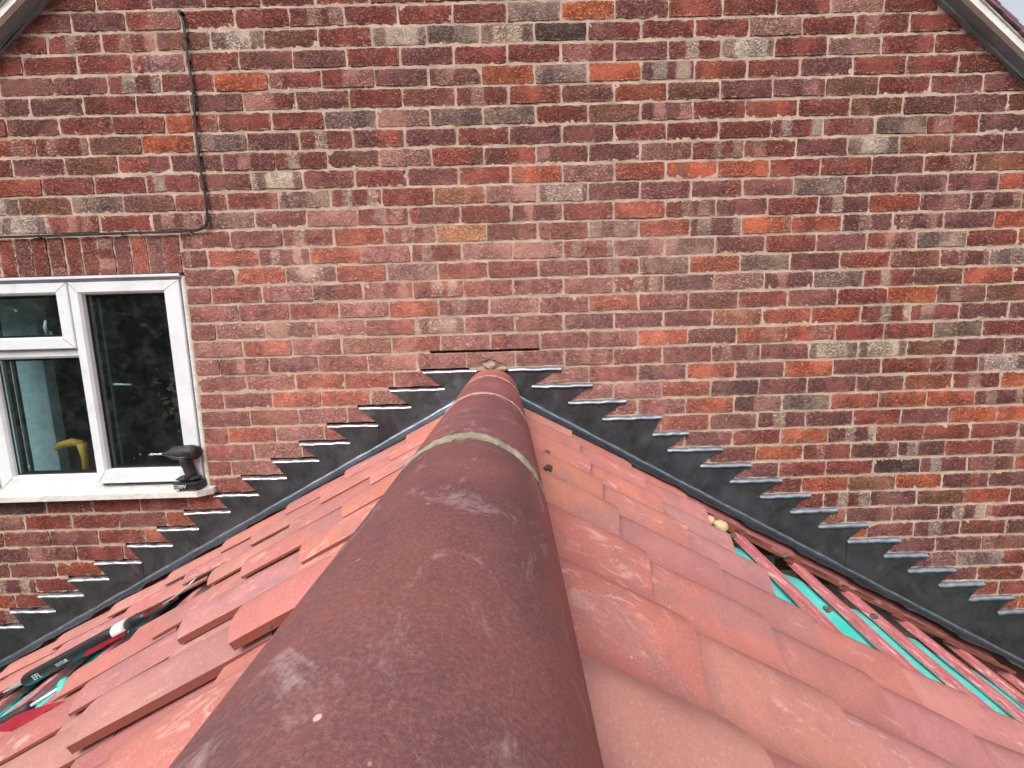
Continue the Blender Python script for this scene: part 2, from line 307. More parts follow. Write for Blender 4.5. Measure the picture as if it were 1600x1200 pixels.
# ------------------------------------------------------------------ brick wall
H = 0.08; U = 0.225
ROWS = {0: (-8.5, 'RRPRRoRRRPRRRRRRRR'), 1: (-9, 'RPoRRMRRRGOPoRRpRR'), 2: (-9.5, 'RMMBLBRLGLDRRRpRRR'), 3: (-9, 'RRpRPPRPRRRPMLRpRR'),
 4: (-9.5, 'PPMRORRPPOGOmRRPRRR'), 5: (-10, 'PPRRPRPRBMoPoBPPBRPP'), 6: (-9.5, 'PRRORRGpGGRBmRRRBPPB'), 7: (-10, 'oMBOGPMPPRPPRRRMPGRPP'),
 8: (-10.5, 'RPBPPmMBpoPPPpMRPLBPP'), 9: (-10, 'oRRMPLPRPROpoOORRPRBB'), 10: (-10.5, 'LBGPRRGMRTpLPPPPGPPPoR'), 11: (-10, 'LMRmGPpMPRmRoMPRmoPmP'),
 12: (-6.5, 'MPMOMYPBGomOommPOR'), 13: (-6, 'OmOpMppMpGPRPMGRoR'), 14: (-6.5, 'POLOGRRPMGOGPoBmGR'), 15: (-7, 'PRpDMMRPpMDpmGMPoRR'),
 16: (-6.5, 'pPRpOmpPORBRPROmBR'), 17: (-7, 'PpGpRLPBDPPToOMMPPP'), 18: (-6.5, 'poppopPPPOPOoRRGRR'), 19: (-7, 'pmDPpppPmRPmPLLBPPP'),
 20: (-6.5, 'PpOoPpppRDOPOPRMLR'), 21: (-7, 'RPOOpPRRppoDPPPoMOR'), 22: (-6.5, 'PBpPRRRRTpODGoOOmR'), 23: (-7, 'ROpORRRRRRoPmPRPOOR'),
 24: (-6.5, 'RpPRRRRRRRPROmRRRP'), 25: (-7, 'RpRRRRRRRRRROMPmRPR'), 26: (-6.5, 'RRRRRRRRRRRPRRDmPP'), 27: (-12, 'RDRRRORRRRRRRRRRRROBOPPR'),
 28: (-12.5, 'RPRRPORRRRRRRRRRRRRMPBOR'), 29: (-12, 'RPPRoRRRRRRRRRRRRRTPPmRR'), 30: (-12.5, 'RPPRRRRRRRRRRRRRRRROPmRP'), 31: (-12, 'PPORRRRRRRRRRRRRRRRRPPPR')}
PAL = {'R': (160, 84, 73), 'P': (148, 93, 88), 'p': (190, 138, 128), 'G': (176, 146, 135), 'L': (222, 200, 180), 'O': (208, 110, 78), 'o': (190, 102, 80),
       'B': (150, 98, 79), 'D': (98, 74, 74), 'T': (184, 126, 96), 'Y': (230, 174, 124), 'M': (156, 86, 77), 'm': (138, 86, 82)}
def xr(z): return (1.34 - z) / .809          # where the right verge meets the wall face
def xl(z): return (-1.492 + z) / .812
def foldz(x): return max(min(-1.730 - .567 * x, -1.602 + .538 * x), -9)
def fold_at(x): return (-1.730 - .567 * x) if x > -.116 else (-1.602 + .538 * x)
def proj(P):
    d = np.asarray(P) - CAM; zc = d @ FW; return np.array([800 + F_PX * (d @ RT) / zc, 600 - F_PX * (d @ UP) / zc])
bspec = []
for c in range(-3, 37):
    zc = -(c + .5) * H; par = 0. if c % 2 else .5
    st, row = ROWS.get(c, (99, ''))
    u = -14 + par
    while u < 14:
        x0, x1 = u * U + .0042, (u + 1) * U - .0042; i = round(u - st); u += 1
        if c in range(12, 27):
            if x1 < -1.44: continue
            if x0 < -1.458: x0 = -1.458
            if x1 - x0 < .02: continue
        ztop = zc + .035
        if x0 > xr(ztop) + .0 or x1 < xl(ztop): continue
        if ztop < fold_at((x0 if x0 > -.116 else x1)) - .16: continue
        k = row[int(i)] if 0 <= i < len(row) else rng.choice(list('RRRRRPPPPoOpBGMm'))
        bspec.append((c, x0, x1, zc, str(k)))
def brick_geo(x0, x1, z0, z1, kind, seed, clamp=True, nx=8, nz=3, vert=False):
    r = np.random.default_rng(seed)
    x0 += r.uniform(-.0018, .0022); x1 += r.uniform(-.0022, .0018); z0 += r.uniform(-.001, .002); z1 += r.uniform(-.002, .001)
    y = r.uniform(-.003, .001); ty = r.uniform(-.0012, .0012); sl = r.uniform(-.002, .002)
    Vv = []; bl = []
    for j in range(nz + 1):
        for i in range(nx + 1):
            a, b = i / nx, j / nz; edge = (i in (0, nx)) or (j in (0, nz)); cor = (i in (0, nx)) and (j in (0, nz))
            px = x0 + (x1 - x0) * a + r.normal(0, .0013); pz = z0 + (z1 - z0) * b + sl * (a - .5) + r.normal(0, .0012)
            if cor:
                px += abs(r.normal(0, .0018)) * (1 if i == 0 else -1); pz += abs(r.normal(0, .0010)) * (1 if j == 0 else -1)
            py = y + ty * (b - .5) * 2 + r.normal(0, .0006) + (.0028 if edge else 0)
            Vv.append([px, py, pz]); bl.append([a, b, 0])
    ring = [i for i in range(nx)] + [nx + j * (nx + 1) for j in range(nz)] + [nz * (nx + 1) + nx - i for i in range(nx)] + [(nz - j) * (nx + 1) for j in range(nz)]
    F = []
    for j in range(nz):
        for i in range(nx): q = j * (nx + 1) + i; F.append((q, q + 1, q + nx + 2, q + nx + 1))
    n = len(Vv)
    for q in ring: v = Vv[q]; Vv.append([v[0], .026, v[2]]); bl.append(bl[q])
    m = len(ring)
    for k in range(m): F.append((ring[k], n + k, n + (k + 1) % m, ring[(k + 1) % m]))
    if clamp:
        for v in Vv: v[0] = min(v[0], xr(v[2])); v[0] = max(v[0], xl(v[2]))
    if vert: bl = [[q[1], q[0], 0] for q in bl]
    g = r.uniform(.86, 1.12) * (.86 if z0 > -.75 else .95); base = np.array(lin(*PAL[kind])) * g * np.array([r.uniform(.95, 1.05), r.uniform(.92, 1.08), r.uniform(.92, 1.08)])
    if kind in 'Mm': cb = np.array(lin(*random.choice([(190, 150, 136), (190, 170, 154), (210, 186, 166), (200, 146, 132)]))); s = (r.uniform(.25, .5), r.choice([r.uniform(.75, .98), 5.]), r.uniform(.07, .13), .85)
    elif kind == 'L': cb = np.array(lin(128, 98, 90)); s = (r.uniform(0, .2), r.uniform(.8, 1), r.uniform(.05, .14), .8)
    elif kind == 'G': cb = np.array(lin(104, 84, 82)); s = (r.uniform(.05, .9), 5, r.uniform(.1, .3), .6)
    elif r.random() < .3: cb = np.array(lin(*PAL[random.choice('PRoBpp')])); s = (r.choice([.0, 1., .3, .7]), 5., r.uniform(.08, .3), .7)
    else: cb = base; s = (5., 5., .1, 0.)
    n = len(Vv)
    return np.array(Vv), F, np.tile(base, (n, 1)), np.tile(cb, (n, 1)), np.tile(s, (n, 1)), np.array(bl)
wall = thing('brick_wall', 'rustic red and purple brick gable wall of the house, behind the small tiled roof', 'wall', (0, 0.05, -4.6))
def area(b):
    c, x0, x1, zc, k = b; p = proj([(x0 + x1) / 2, 0, zc]); 
    if not (-30 < p[0] < 1630 and -30 < p[1] < 1230): return 0
    a = np.array([proj([x, 0, z]) for x, z in ((x0, zc - .035), (x1, zc - .035), (x1, zc + .035), (x0, zc + .035))])
    if x0 > xr(zc) or x1 < xl(zc): return 0
    if zc < fold_at((x0 + x1) / 2) + .1: return .1
    return .5 * abs(np.dot(a[:, 0], np.roll(a[:, 1], 1)) - np.dot(a[:, 1], np.roll(a[:, 0], 1)))
ar = [area(b) for b in bspec]; order = sorted(range(len(bspec)), key=lambda i: -ar[i]); single = set(i for i in order[:284] if ar[i] > 1)
acc = [[], [], [], [], [], []]; nacc = 0
def brick_attrs(ca, cb, s, bl): return dict(ca=ca, cb=cb, st=s, bl=bl)
for i, b in enumerate(bspec):
    c, x0, x1, zc, k = b
    V, F, ca, cb, s, bl = brick_geo(x0, x1, zc - .0340, zc + .0338, k, 1000 + i)
    if i in single: mesh('brick', V, F, M['brick'], wall, smooth=True, attrs=brick_attrs(ca, cb, s, bl), sharp=50)
    else:
        acc[0].append(V); acc[1] += [tuple(q + nacc for q in f) for f in F]; acc[2].append(ca); acc[3].append(cb); acc[4].append(s); acc[5].append(bl); nacc += len(V)
mesh('bricks', np.vstack(acc[0]), acc[1], M['brick'], wall, smooth=True, attrs=brick_attrs(*[np.vstack(acc[k]) for k in (2, 3, 4, 5)]), kind='stuff', sharp=50)
# soldier course over the window
x = -1.466; n = 0; seq = 'RPoPMRRBRPRRPRR' 
while x > -3.2:
    V, F, ca, cb, s, bl = brick_geo(x - .0665, x - .001, -1.139, -.974, seq[n % len(seq)], 5000 + n, clamp=False, nx=3, nz=7, vert=True)
    mesh('soldier_brick', V, F, M['brick'], wall, attrs=brick_attrs(ca, cb, s, bl), sharp=50); x -= .0725; n += 1
# chase slots (left open) : course -> x range
OUT_R = [.21, .35, .507, .672, .80, .96, 1.098, 1.248, 1.39, 1.528, 1.68, 1.84, 1.98, 2.123, 2.275, 2.434, 2.585, 2.73, 2.88]
INN_R = [-.207, .072, .238, .395, .630, .702, .858, .998, 1.145, 1.294, 1.437, 1.583, 1.765, 1.887, 2.043, 2.2, 2.36, 2.51, 2.66]
OUT_L = [-.421, -.578, -.726, -.877, -1.012, -1.145, -1.298, -1.442, -1.588, -1.729, -1.884, -2.05, -2.186, -2.348, -2.498, -2.65, -2.80, -2.95, -3.1]
INN_L = [-.207, -.329, -.486, -.643, -.779, -.929, -1.087, -1.225, -1.37, -1.529, -1.664, -1.825, -1.99, -2.122, -2.273, -2.438, -2.59, -2.74, -2.89]
slots = {19: (-.387, .117)}
for k in range(19): slots[20 + k] = (OUT_L[k] - .012, INN_L[k] + .0)
xs = np.arange(-3.3, 3.31, .0125); zs = []
for c in range(-4, 38):
    z = -c * H; zs += [z + .0055, z, z - .0055, z - .02, z - .04, z - .06]
zs = np.array(zs)
MV = np.zeros((len(zs), len(xs), 3)); MV[:, :, 0] = xs[None]; MV[:, :, 2] = zs[:, None]; MV[:, :, 1] = .0045 + rng.normal(0, .0011, MV.shape[:2])
MV[:, :, 2] += rng.normal(0, .0006, MV.shape[:2])
MF = []
XX, ZZ = MV[:, :, 0], MV[:, :, 2]
lr = np.array([[xr(z) for z in zs]]).T; ll = np.array([[xl(z) for z in zs]]).T
beyond = (XX > lr + .02) | (XX < ll - .02); MV[:, :, 0] = np.clip(XX, ll, lr)
for j in range(len(zs) - 1):
    for i in range(len(xs) - 1):
        if beyond[j, i] and beyond[j + 1, i + 1] and beyond[j + 1, i] and beyond[j, i + 1]: continue
        xm, zm = xs[i] + .006, (zs[j] + zs[j + 1]) / 2; c = int(round(-zm / H))
        if abs(zm + c * H) < .005 and c in slots and slots[c][0] < xm < slots[c][1]: continue
        if xm < -1.468 and -2.155 < zm < -1.142: continue
        n = j * len(xs) + i; MF.append((n, n + len(xs), n + len(xs) + 1, n + 1))
mesh('mortar', MV.reshape(-1, 3), MF, M['mortar'], wall, kind='stuff')
b = MB(); b.add([(-1.46, .05, -4.5), (3.2, .05, -4.5), (3.2, .05, xr(0) * 0 - 1.25), (-.094, .05, 1.42), (-1.46, .05, .3)], [(0, 1, 2, 3, 4)])
b.add([(-3.2, .05, -4.5), (-1.46, .05, -4.5), (-1.46, .05, -2.15), (-3.2, .05, -2.15)], [(0, 1, 2, 3)]); b.add([(-3.2, .05, -1.14), (-1.46, .05, -1.14), (-1.46, .05, .3), (-3.2, .05, -1.1)], [(0, 1, 2, 3)])
b.build('wall_core', M['hall'], wall, smooth=False)
# mortar squeezed out at the head of the ridge
b = MB(); b.blob((-.112, -.02, -1.592), (.034, .03, .022), 14, .3, 3); b.blob((-.15, -.02, -1.604), (.03, .03, .012), 10, .3, 4); b.blob((-.07, -.02, -1.603), (.04, .03, .013), 10, .3, 8)
b.build('mortar_lump', simple('rubbly_mortar', lin(150, 132, 118), .95, var=.35, nsc=60, bst=1., bsc=90), wall)
b = MB()
for a in ((-.155, -1.548, -.09, -1.566), (-.135, -1.568, -.103, -1.545)): b.tube([(a[0], -.012, a[1]), (a[2], -.016, a[3])], .0016, 5)
for a in ((-.17, -1.575, -.12, -1.56), (-.1, -1.565, -.06, -1.582), (-.09, -1.572, -.05, -1.578)): b.tube([(a[0], -.012, a[1]), (a[2], -.014, a[3])], .0013, 5)
b.build('twig', M['rubber'], wall)

# ------------------------------------------------------------------ window
W = thing('casement_window', 'white plastic casement window with dark glass, left of the small roof', 'window', (-2.2, .03, -2.14))
def bevel_bar(b, x0, x1, z0, z1, y0, y1, ch=.012):     # rectangle ring piece with chamfered front
    b.box((x0, y0, z0), (x1, y1, z1))
def sash(name, x0, x1, z0, z1, px0, px1, pz0, pz1, yf, yp):
    """mitred frame: outer rect, front at yf, bevels down to the glass line at yp"""
    b = MB(); r = [(x0, x1, z0, z1, yf + .02), (x0, x1, z0, z1, yf + .003), (x0 + .003, x1 - .003, z0 + .003, z1 - .003, yf)]
    i = .010
    r += [(px0 - i, px1 + i, pz0 - i, pz1 + i, yf), (px0 - .002, px1 + .002, pz0 - .002, pz1 + .002, yf + .009), (px0, px1, pz0, pz1, yp)]
    for (a, c, d, e, y) in r: b.V += [(a, y, d), (c, y, d), (c, y, e), (a, y, e)]
    for k in range(len(r) - 1):
        for q in range(4): b.F.append((k * 4 + q, k * 4 + (q + 1) % 4, k * 4 + 4 + (q + 1) % 4, k * 4 + 4 + q))
    f = b.build(name, M['upvc'], W, smooth=False)
    # mitre lines
    g = MB(); wd = .0006
    for (cx, cz, ex, ez) in ((x0 + .004, z0 + .004, px0 - i, pz0 - i), (x1 - .004, z0 + .004, px1 + i, pz0 - i), (x1 - .004, z1 - .004, px1 + i, pz1 + i), (x0 + .004, z1 - .004, px0 - i, pz1 + i)):
        g.obox(((cx + ex) / 2, yf - .0002, (cz + ez) / 2), ((ex - cx) / 2, 0, (ez - cz) / 2), (wd, 0, -wd * np.sign((ex - cx) * (ez - cz))), (0, .0004, 0))
    g.build('mitre_seam', M['alu'], f, smooth=False)
    g = MB(); t_ = .004
    for (a, c, d, e) in ((px0, px1, pz0, pz0 + t_), (px0, px1, pz1 - t_, pz1), (px0, px0 + t_, pz0, pz1), (px1 - t_, px1, pz0, pz1)): g.box((a, yp - .001, d), (c, yp + .003, e))
    g.build('gasket', M['gasket'], f, smooth=False)
    g = MB(); g.box((px0, yp + .003, pz0), (px1, yp + .007, pz1)); g.build('pane', M['glass'], W, smooth=False)
    # spacer bar and inner frame seen through the glass
    g = MB(); s_ = .016
    for (a, c, d, e) in ((px0 - .001, px1 + .001, pz0, pz0 + s_ * .6), (px0, px1, pz1 - s_ * .6, pz1), (px0, px0 + s_, pz0, pz1), (px1 - s_, px1, pz0, pz1)): g.box((a, yp + .012, d), (c, yp + .03, e))
    g.build('inner_frame', M['gasket'], W, smooth=False)
    g = MB(); g.box((px0 + s_ + .006, yp + .028, pz0), (px0 + s_ + .017, yp + .04, pz1)); g.build('spacer_bar', M['alu'], W, smooth=False)
    return f
YF = .016
sash('casement_sash', -1.985, -1.492, -2.096, -1.166, -1.937, -1.570, -2.03, -1.219, .004, .03)
sash('fanlight_sash', -2.50, -1.991, -1.458, -1.166, -2.42, -2.052, -1.403, -1.216, .004, .03)
sash('fixed_light', -2.47, -1.986, -2.118, -1.462, -2.400, -2.006, -2.055, -1.501, .026, .045)
sash('casement_sash', -2.98, -2.505, -2.096, -1.166, -2.92, -2.56, -2.03, -1.219, .004, .03)
b = MB(); b.box((-3.02, .02, -1.166), (-1.485, .07, -1.15)); b.box((-1.4925, .02, -2.12), (-1.485, .07, -1.1665)); b.box((-3.02, .027, -2.134), (-1.4935, .07, -2.1185))
b.box((-2.5, .03, -1.464), (-1.99, .07, -1.456)); b.build('outer_frame', M['upvc'], W, smooth=False)
b = MB()                                                     # reveal strip, wavering where it meets the bricks
P = []
for i in range(34):
    z = -1.15 - i * .0296; P.append([(-1.486, .012, z), (-1.4655 + rng.normal(0, .0022), .0, z), (-1.458, .02, z)])
b.grid(P); b.build('reveal_strip', M['sill'], W)
b = MB(); b.box((-3.05, -.006, -1.151), (-1.478, .02, -1.1405)); b.build('head_trim', M['upvc'], W, smooth=False)
b = MB(); b.box((-3.05, -.003, -1.1400), (-1.462, .05, -1.1370)); b.build('lintel_shadow_line', M['gasket'], W, smooth=False)  # lintel edge in black, drawing the shadow line over the window
b = MB()                                                     # sill: sloped top, clipped end
pts = [(-3.08, .03), (-1.462, .03), (-1.43, .0), (-1.43, -.018), (-1.478, -.058), (-3.08, -.058)]
def zt(y): return -2.117 + .12 * (y - .03)
V = [(x, y, zt(y)) for x, y in pts] + [(x * 1, y, -2.152 if y < -.01 else -2.148) for x, y in pts]
b.add(V, [tuple(range(5, -1, -1)), tuple(range(6, 12))] + [(i, (i + 1) % 6, 6 + (i + 1) % 6, 6 + i) for i in range(6)]); b.build('sill', M['sill'], W, smooth=False)
def handle(x, z, dx, dz):
    b = MB(); b.tube([(x, .075, z), (x + dx * .5, .066, z + dz * .5 + .002), (x + dx, .07, z + dz)], [.009, .008, .006], 8, sq=(1, .7)); b.obox((x, .082, z), (.012, 0, 0), (0, .006, 0), (0, 0, .02)); b.build('handle', M['white'], W)
handle(-1.94, -1.633, .115, -.004); handle(-2.185, -1.395, .006, .07)
# room behind
b = MB(); b.box((-4.2, .12, -3.4), (-.6, 3.2, -.9)); ro = b.build('room_interior', M['room'], None, smooth=False); ro['kind'] = 'structure'
me = ro.data; import bmesh
bm = bmesh.new(); bm.from_mesh(me); bm.faces.ensure_lookup_table()
for f in list(bm.faces):
    if abs(f.calc_center_median().y - min(v.co.y for v in bm.verts)) < .01: bm.faces.remove(f)
for f in bm.faces: f.normal_flip()
bm.to_mesh(me); bm.free()
b = MB(); b.box((-3.6, .25, -2.6), (-2.425, .29, -.95)); b.box((-2.429, .245, -2.6), (-2.419, .295, -.95)); tag(b.build('wardrobe_door', M['pale'], None, smooth=False), 'pale blue grey door edge standing inside the window', 'door')
st = thing('clamp_stand', 'yellow plastic bracket tool standing inside behind the window glass', 'bracket', (-2.2, .12, -2.12))
b = MB(); b.tube([(-2.285, .12, -1.955), (-2.26, .12, -1.932), (-2.2, .12, -1.92), (-2.15, .12, -1.93)], [.008, .016, .02, .018], 8); b.build('arm', M['yellow'], st)
b = MB(); b.tube([(-2.155, .12, -1.925), (-2.15, .12, -2.0), (-2.155, .12, -2.12)], [.02, .013, .014], 8); b.build('post', M['yellow'], st)
b = MB(); b.box((-2.5, .14, -2.22), (-1.6, .2, -2.11)); b.build('window_board', M['pale'], W, smooth=False)

# ------------------------------------------------------------------ cordless driver on the sill
D = thing('impact_driver', 'black and grey cordless impact driver standing on the white window sill', 'power tool', (-1.535, -.02, -2.118))
zb = -2.121; cx = -1.532; cy = -.022
b = MB(); b.box((cx - .056, cy - .036, zb), (cx + .058, cy + .03, zb + .040), .008); bat = b.build('battery', M['black'], D, sharp=40)
b = MB(); b.box((cx - .048, cy - .033, zb + .0405), (cx + .05, cy + .027, zb + .062), .012); b.build('foot', M['rubber'], D, sharp=40)
b = MB(); b.tube([(cx + .010, cy - .003, zb + .05), (cx + .012, cy - .003, zb + .075), (cx + .004, cy - .003, zb + .10), (cx - .004, cy - .003, zb + .13), (cx - .002, cy - .003, zb + .155)], [.031, .0255, .024, .0265, .030], 12, sq=(.8, 1.1)); b.build('handle', M['rubber'], D)
b = MB(); ax = zb + .17
b.tube([(cx + .058, cy - .003, ax + .001), (cx + .054, cy - .003, ax + .001), (cx + .03, cy - .003, ax + .003), (cx - .01, cy - .003, ax + .002), (cx - .045, cy - .003, ax), (cx - .07, cy - .003, ax - .001), (cx - .085, cy - .003, ax - .002)], [.016, .030, .034, .034, .031, .021, .013], 14); b.build('motor_body', M['rubber'], D)
b = MB(); b.tube([(cx - .083, cy - .003, ax - .002), (cx - .103, cy - .003, ax - .002)], .0095, 10); b.build('chuck', M['black'], D)
b = MB(); b.tube([(cx - .103, cy - .003, ax - .002), (cx - .128, cy - .003, ax - .002), (cx - .129, cy - .003, ax - .002), (cx - .15, cy - .003, ax - .002), (cx - .151, cy - .003, ax - .002), (cx - .158, cy - .003, ax - .002), (cx - .172, cy - .003, ax - .003)], [.0045, .0045, .0035, .0035, .006, .0055, .0012], 8); b.build('driver_bit', M['steel'], D)
b = MB(); b.tube([(cx - .013, cy - .004, zb + .135), (cx - .026, cy - .004, zb + .125), (cx - .022, cy - .004, zb + .108)], [.007, .008, .005], 8); b.build('trigger', M['black'], D)
b = MB()
for k in range(3): b.tube([(cx - .022 + k * .011, cy - .0385, zb + .03), (cx - .017 + k * .011, cy - .041, zb + .014), (cx - .013 + k * .011, cy - .0385, zb + .03)], .0018, 6)
b.build('belt_hook', M['steel'], D)
b = MB(); b.box((cx - .048, cy - .0378, zb + .026), (cx - .022, cy - .0363, zb + .0285)); b.box((cx - .045, cy - .0378, zb + .004), (cx - .024, cy - .0363, zb + .010)); b.build('battery_stripe', M['print'], bat, smooth=False)
def text(s, size, origin, xdir, ydir, mat, name, parent, ext=.0004):
    cu = bpy.data.curves.new(name, 'FONT'); cu.body = s; cu.size = size; cu.extrude = ext; cu.resolution_u = 2
    o = bpy.data.objects.new('t', cu); S.collection.objects.link(o); dg = bpy.context.evaluated_depsgraph_get()
    me = bpy.data.meshes.new_from_object(o.evaluated_get(dg)); bpy.data.objects.remove(o)
    xd = Vector(xdir).normalized(); zd = xd.cross(Vector(ydir)).normalized(); yd = zd.cross(xd)
    Mx = Matrix(((xd.x, yd.x, zd.x, origin[0]), (xd.y, yd.y, zd.y, origin[1]), (xd.z, yd.z, zd.z, origin[2]), (0, 0, 0, 1)))
    V = [Mx @ v.co for v in me.vertices]; F = [tuple(p.vertices) for p in me.polygons]
    return mesh(name, [tuple(v) for v in V], F, mat, parent, smooth=False)
for k in range(4):
    b = MB(); b.obox((cx + .012 + k * .009, cy - .0365, ax + .004), (.0016, 0, 0), (0, .001, 0), (0, 0, .009)); b.build('vent_slot', M['gasket'], D, smooth=False)
b = MB(); b.tube([(cx - .05, cy - .032, ax - .004), (cx - .01, cy - .0385, ax - .012), (cx + .03, cy - .036, ax - .010)], .0018, 6); b.build('grip_seam', M['alu'], D)
b = MB(); b.tube([(cx + .004, cy - .026, zb + .075), (cx - .004, cy - .0265, zb + .105), (cx - .010, cy - .028, zb + .14)], .0022, 6); b.build('grip_seam', M['alu'], D)
text('makita', .0135, (cx - .048, cy - .0368, zb + .0135), (1, 0, 0), (0, 0, 1), M['print'], 'battery_lettering', bat)

# ------------------------------------------------------------------ cable on the wall
C = thing('wall_cable', 'thin black twin cable clipped to the brick wall above the window', 'cable', (-1.33, -.01, -.97))
cp = [(-1.335, -.107), (-1.328, -.15), (-1.3275, -.198), (-1.326, -.295), (-1.3205, -.407), (-1.327, -.545), (-1.3265, -.62), (-1.327, -.699), (-1.3195, -.80), (-1.319, -.88), (-1.3195, -.91), (-1.324, -.93), (-1.334, -.945), (-1.352, -.956), (-1.395, -.9635), (-1.5, -.966), (-1.618, -.965), (-1.812, -.9665), (-2.063, -.968), (-2.35, -.969), (-2.9, -.970)]
def smooth(P, n=5):
    P = np.array(P); out = []
    for i in range(len(P) - 1):
        p0, p1, p2, p3 = P[max(i - 1, 0)], P[i], P[i + 1], P[min(i + 2, len(P) - 1)]
        for k in range(n):
            t = k / n; out.append(.5 * ((2 * p1) + (-p0 + p2) * t + (2 * p0 - 5 * p1 + 4 * p2 - p3) * t * t + (-p0 + 3 * p1 - 3 * p2 + p3) * t ** 3))
    return out + [P[-1]]
for k, off in enumerate((-.0028, .0028)):
    b = MB(); b.tube([(p[0] + off, -.011 - .001 * k, p[1] - off) for p in smooth(cp, 4)], .0029, 7); b.build('cable_strand', M['cable'], C)
for (x, z, v) in ((-1.328, -.198, 1), (-1.3265, -.285, 1), (-1.3205, -.405, 1), (-1.3265, -.50, 1), (-1.327, -.66, 1), (-1.3205, -.79, 1), (-1.4, -.9635, 0), (-1.62, -.965, 0), (-1.70, -.966, 0), (-2.06, -.968, 0)):
    b = MB()
    if v: b.box((x - .007, -.016, z - .003), (x + .007, .0, z + .003), .002)
    else: b.box((x - .003, -.016, z - .007), (x + .003, .0, z + .007), .002)
    b.build('cable_clip', M['cable'], C)
b = MB(); b.tube([(-1.337, .004, -.098), (-1.337, -.012, -.1), (-1.333, -.014, -.112)], [.009, .008, .005], 8); b.build('grommet', M['cable'], C)

# ------------------------------------------------------------------ main roof verge
def verge(side):
    R_ = thing('house_roof', ('purple plain tile verge and cream board at the top right of the wall' if side > 0 else 'purple plain tile verge and cream board at the top left of the wall'), 'roof', (side * 1.5, 0, .2))
    m = .809 if side > 0 else .812; cst = 1 / math.hypot(1, m); sn = m * cst
    A = np.array([-.094, 0, 1.416]); dv = np.array([side * cst, 0, -sn]); nv = np.array([side * sn, 0, cst])
    def P(s, h, y): return A + dv * s + nv * h + np.array([0, y, 0])
    def slab(name, h0, h1, y0, y1, mat, s0=0., s1=3.95, wob=0.):
        n = 30; b = MB(); rows = []
        for (h, y) in ((h0, y0), (h1, y0), (h1, y1), (h0, y1), (h0, y0)):
            rows.append([P(s0 + (s1 - s0) * i / n, h, y + (rng.normal(0, wob) if y == y0 else 0)) for i in range(n + 1)])
        b.grid(rows, flip=side < 0); return b.build(name, mat, R_, smooth=False)
    slab('soffit', .0, .012, -.044, .05, M['soffit'])
    slab('shadow_gap', -.012, -.0005, -.012, .02, M['soffit'], wob=.003)
    for k in range(4): slab('bargeboard', .002, .026, -.064, -.045, M['barge'], k * 1.0 + .0 + (.22 if side > 0 else .3), k * 1.0 + .997 + (.22 if side > 0 else .3))
    slab('undercloak', .0275, .031, -.07, .05, M['barge'], wob=.001)
    L = .265; th = .009
    for k in range(-1, 38):
        s1 = .12 + k * .1
        for cidx in range(3):
            y0 = -.080 + cidx * .168 + (.0 if k % 2 else (-.084 if cidx else 0)); y1 = y0 + (.165 if (k % 2 or cidx) else .081)
            b = MB(); sl = abs(rng.normal(0, .0008)); a0 = .032 + sl; a1 = .032 + .0115 + sl
            for (s, h) in ((s1 - L, a0), (s1, a1)):
                for yy in (y0, y1):
                    b.V += [tuple(P(max(s, 0), h, yy)), tuple(P(max(s, 0), h + th, yy))]
            b.F += [(0, 4, 5, 1), (2, 3, 7, 6), (0, 2, 6, 4), (1, 5, 7, 3), (4, 6, 7, 5), (0, 1, 3, 2)]
            b.build('roof_tile', M['plain'], R_, smooth=False)
    slab('roof_slope', .030, .046, .40, 4.0, M['plain'])
verge(1); verge(-1)

# ------------------------------------------------------------------ small roof: geometry of its two slopes
TW = .06
def surf(side, s, t, h):
    m = .566 if side > 0 else .54; c = 1 / math.hypot(1, m); si = m * c
    return np.array([-.11 + side * (s * c + h * si), -t, -1.71 - s * si + h * c - TW * min(s, 1.25) * t])
ROOF = thing('tiled_roof', 'small gabled roof of pink clay pantiles with dark half round ridge, partly stripped', 'roof', (-.1, -1.0, -3.4))
PW = [(0, .010), (.06, .0075), (.15, .003), (.28, .0), (.40, .001), (.50, .005), (.60, .0125), (.68, .0195), (.75, .0245), (.80, .026), (.86, .0245), (.92, .0205), (.97, .0165), (1, .014)]
PWL = [(0, .010), (.1, .005), (.3, .0), (.42, .004), (.52, .0135), (.60, .0225), (.68, .0285), (.74, .030), (.80, .0290), (.86, .0262), (.92, .0218), (.97, .0172), (1, .0142)]
def prof(w, side=1):
    PP = PW if side > 0 else PWL
    for (a, ha), (b_, hb) in zip(PP, PP[1:]):
        if w <= b_: f = (w - a) / (b_ - a); return ha + (hb - ha) * f
    return PP[-1][1]
WS = [0, .03, .08, .15, .22, .3, .38, .46, .53, .6, .66, .72, .77, .82, .87, .92, .96, .985, 1.0]
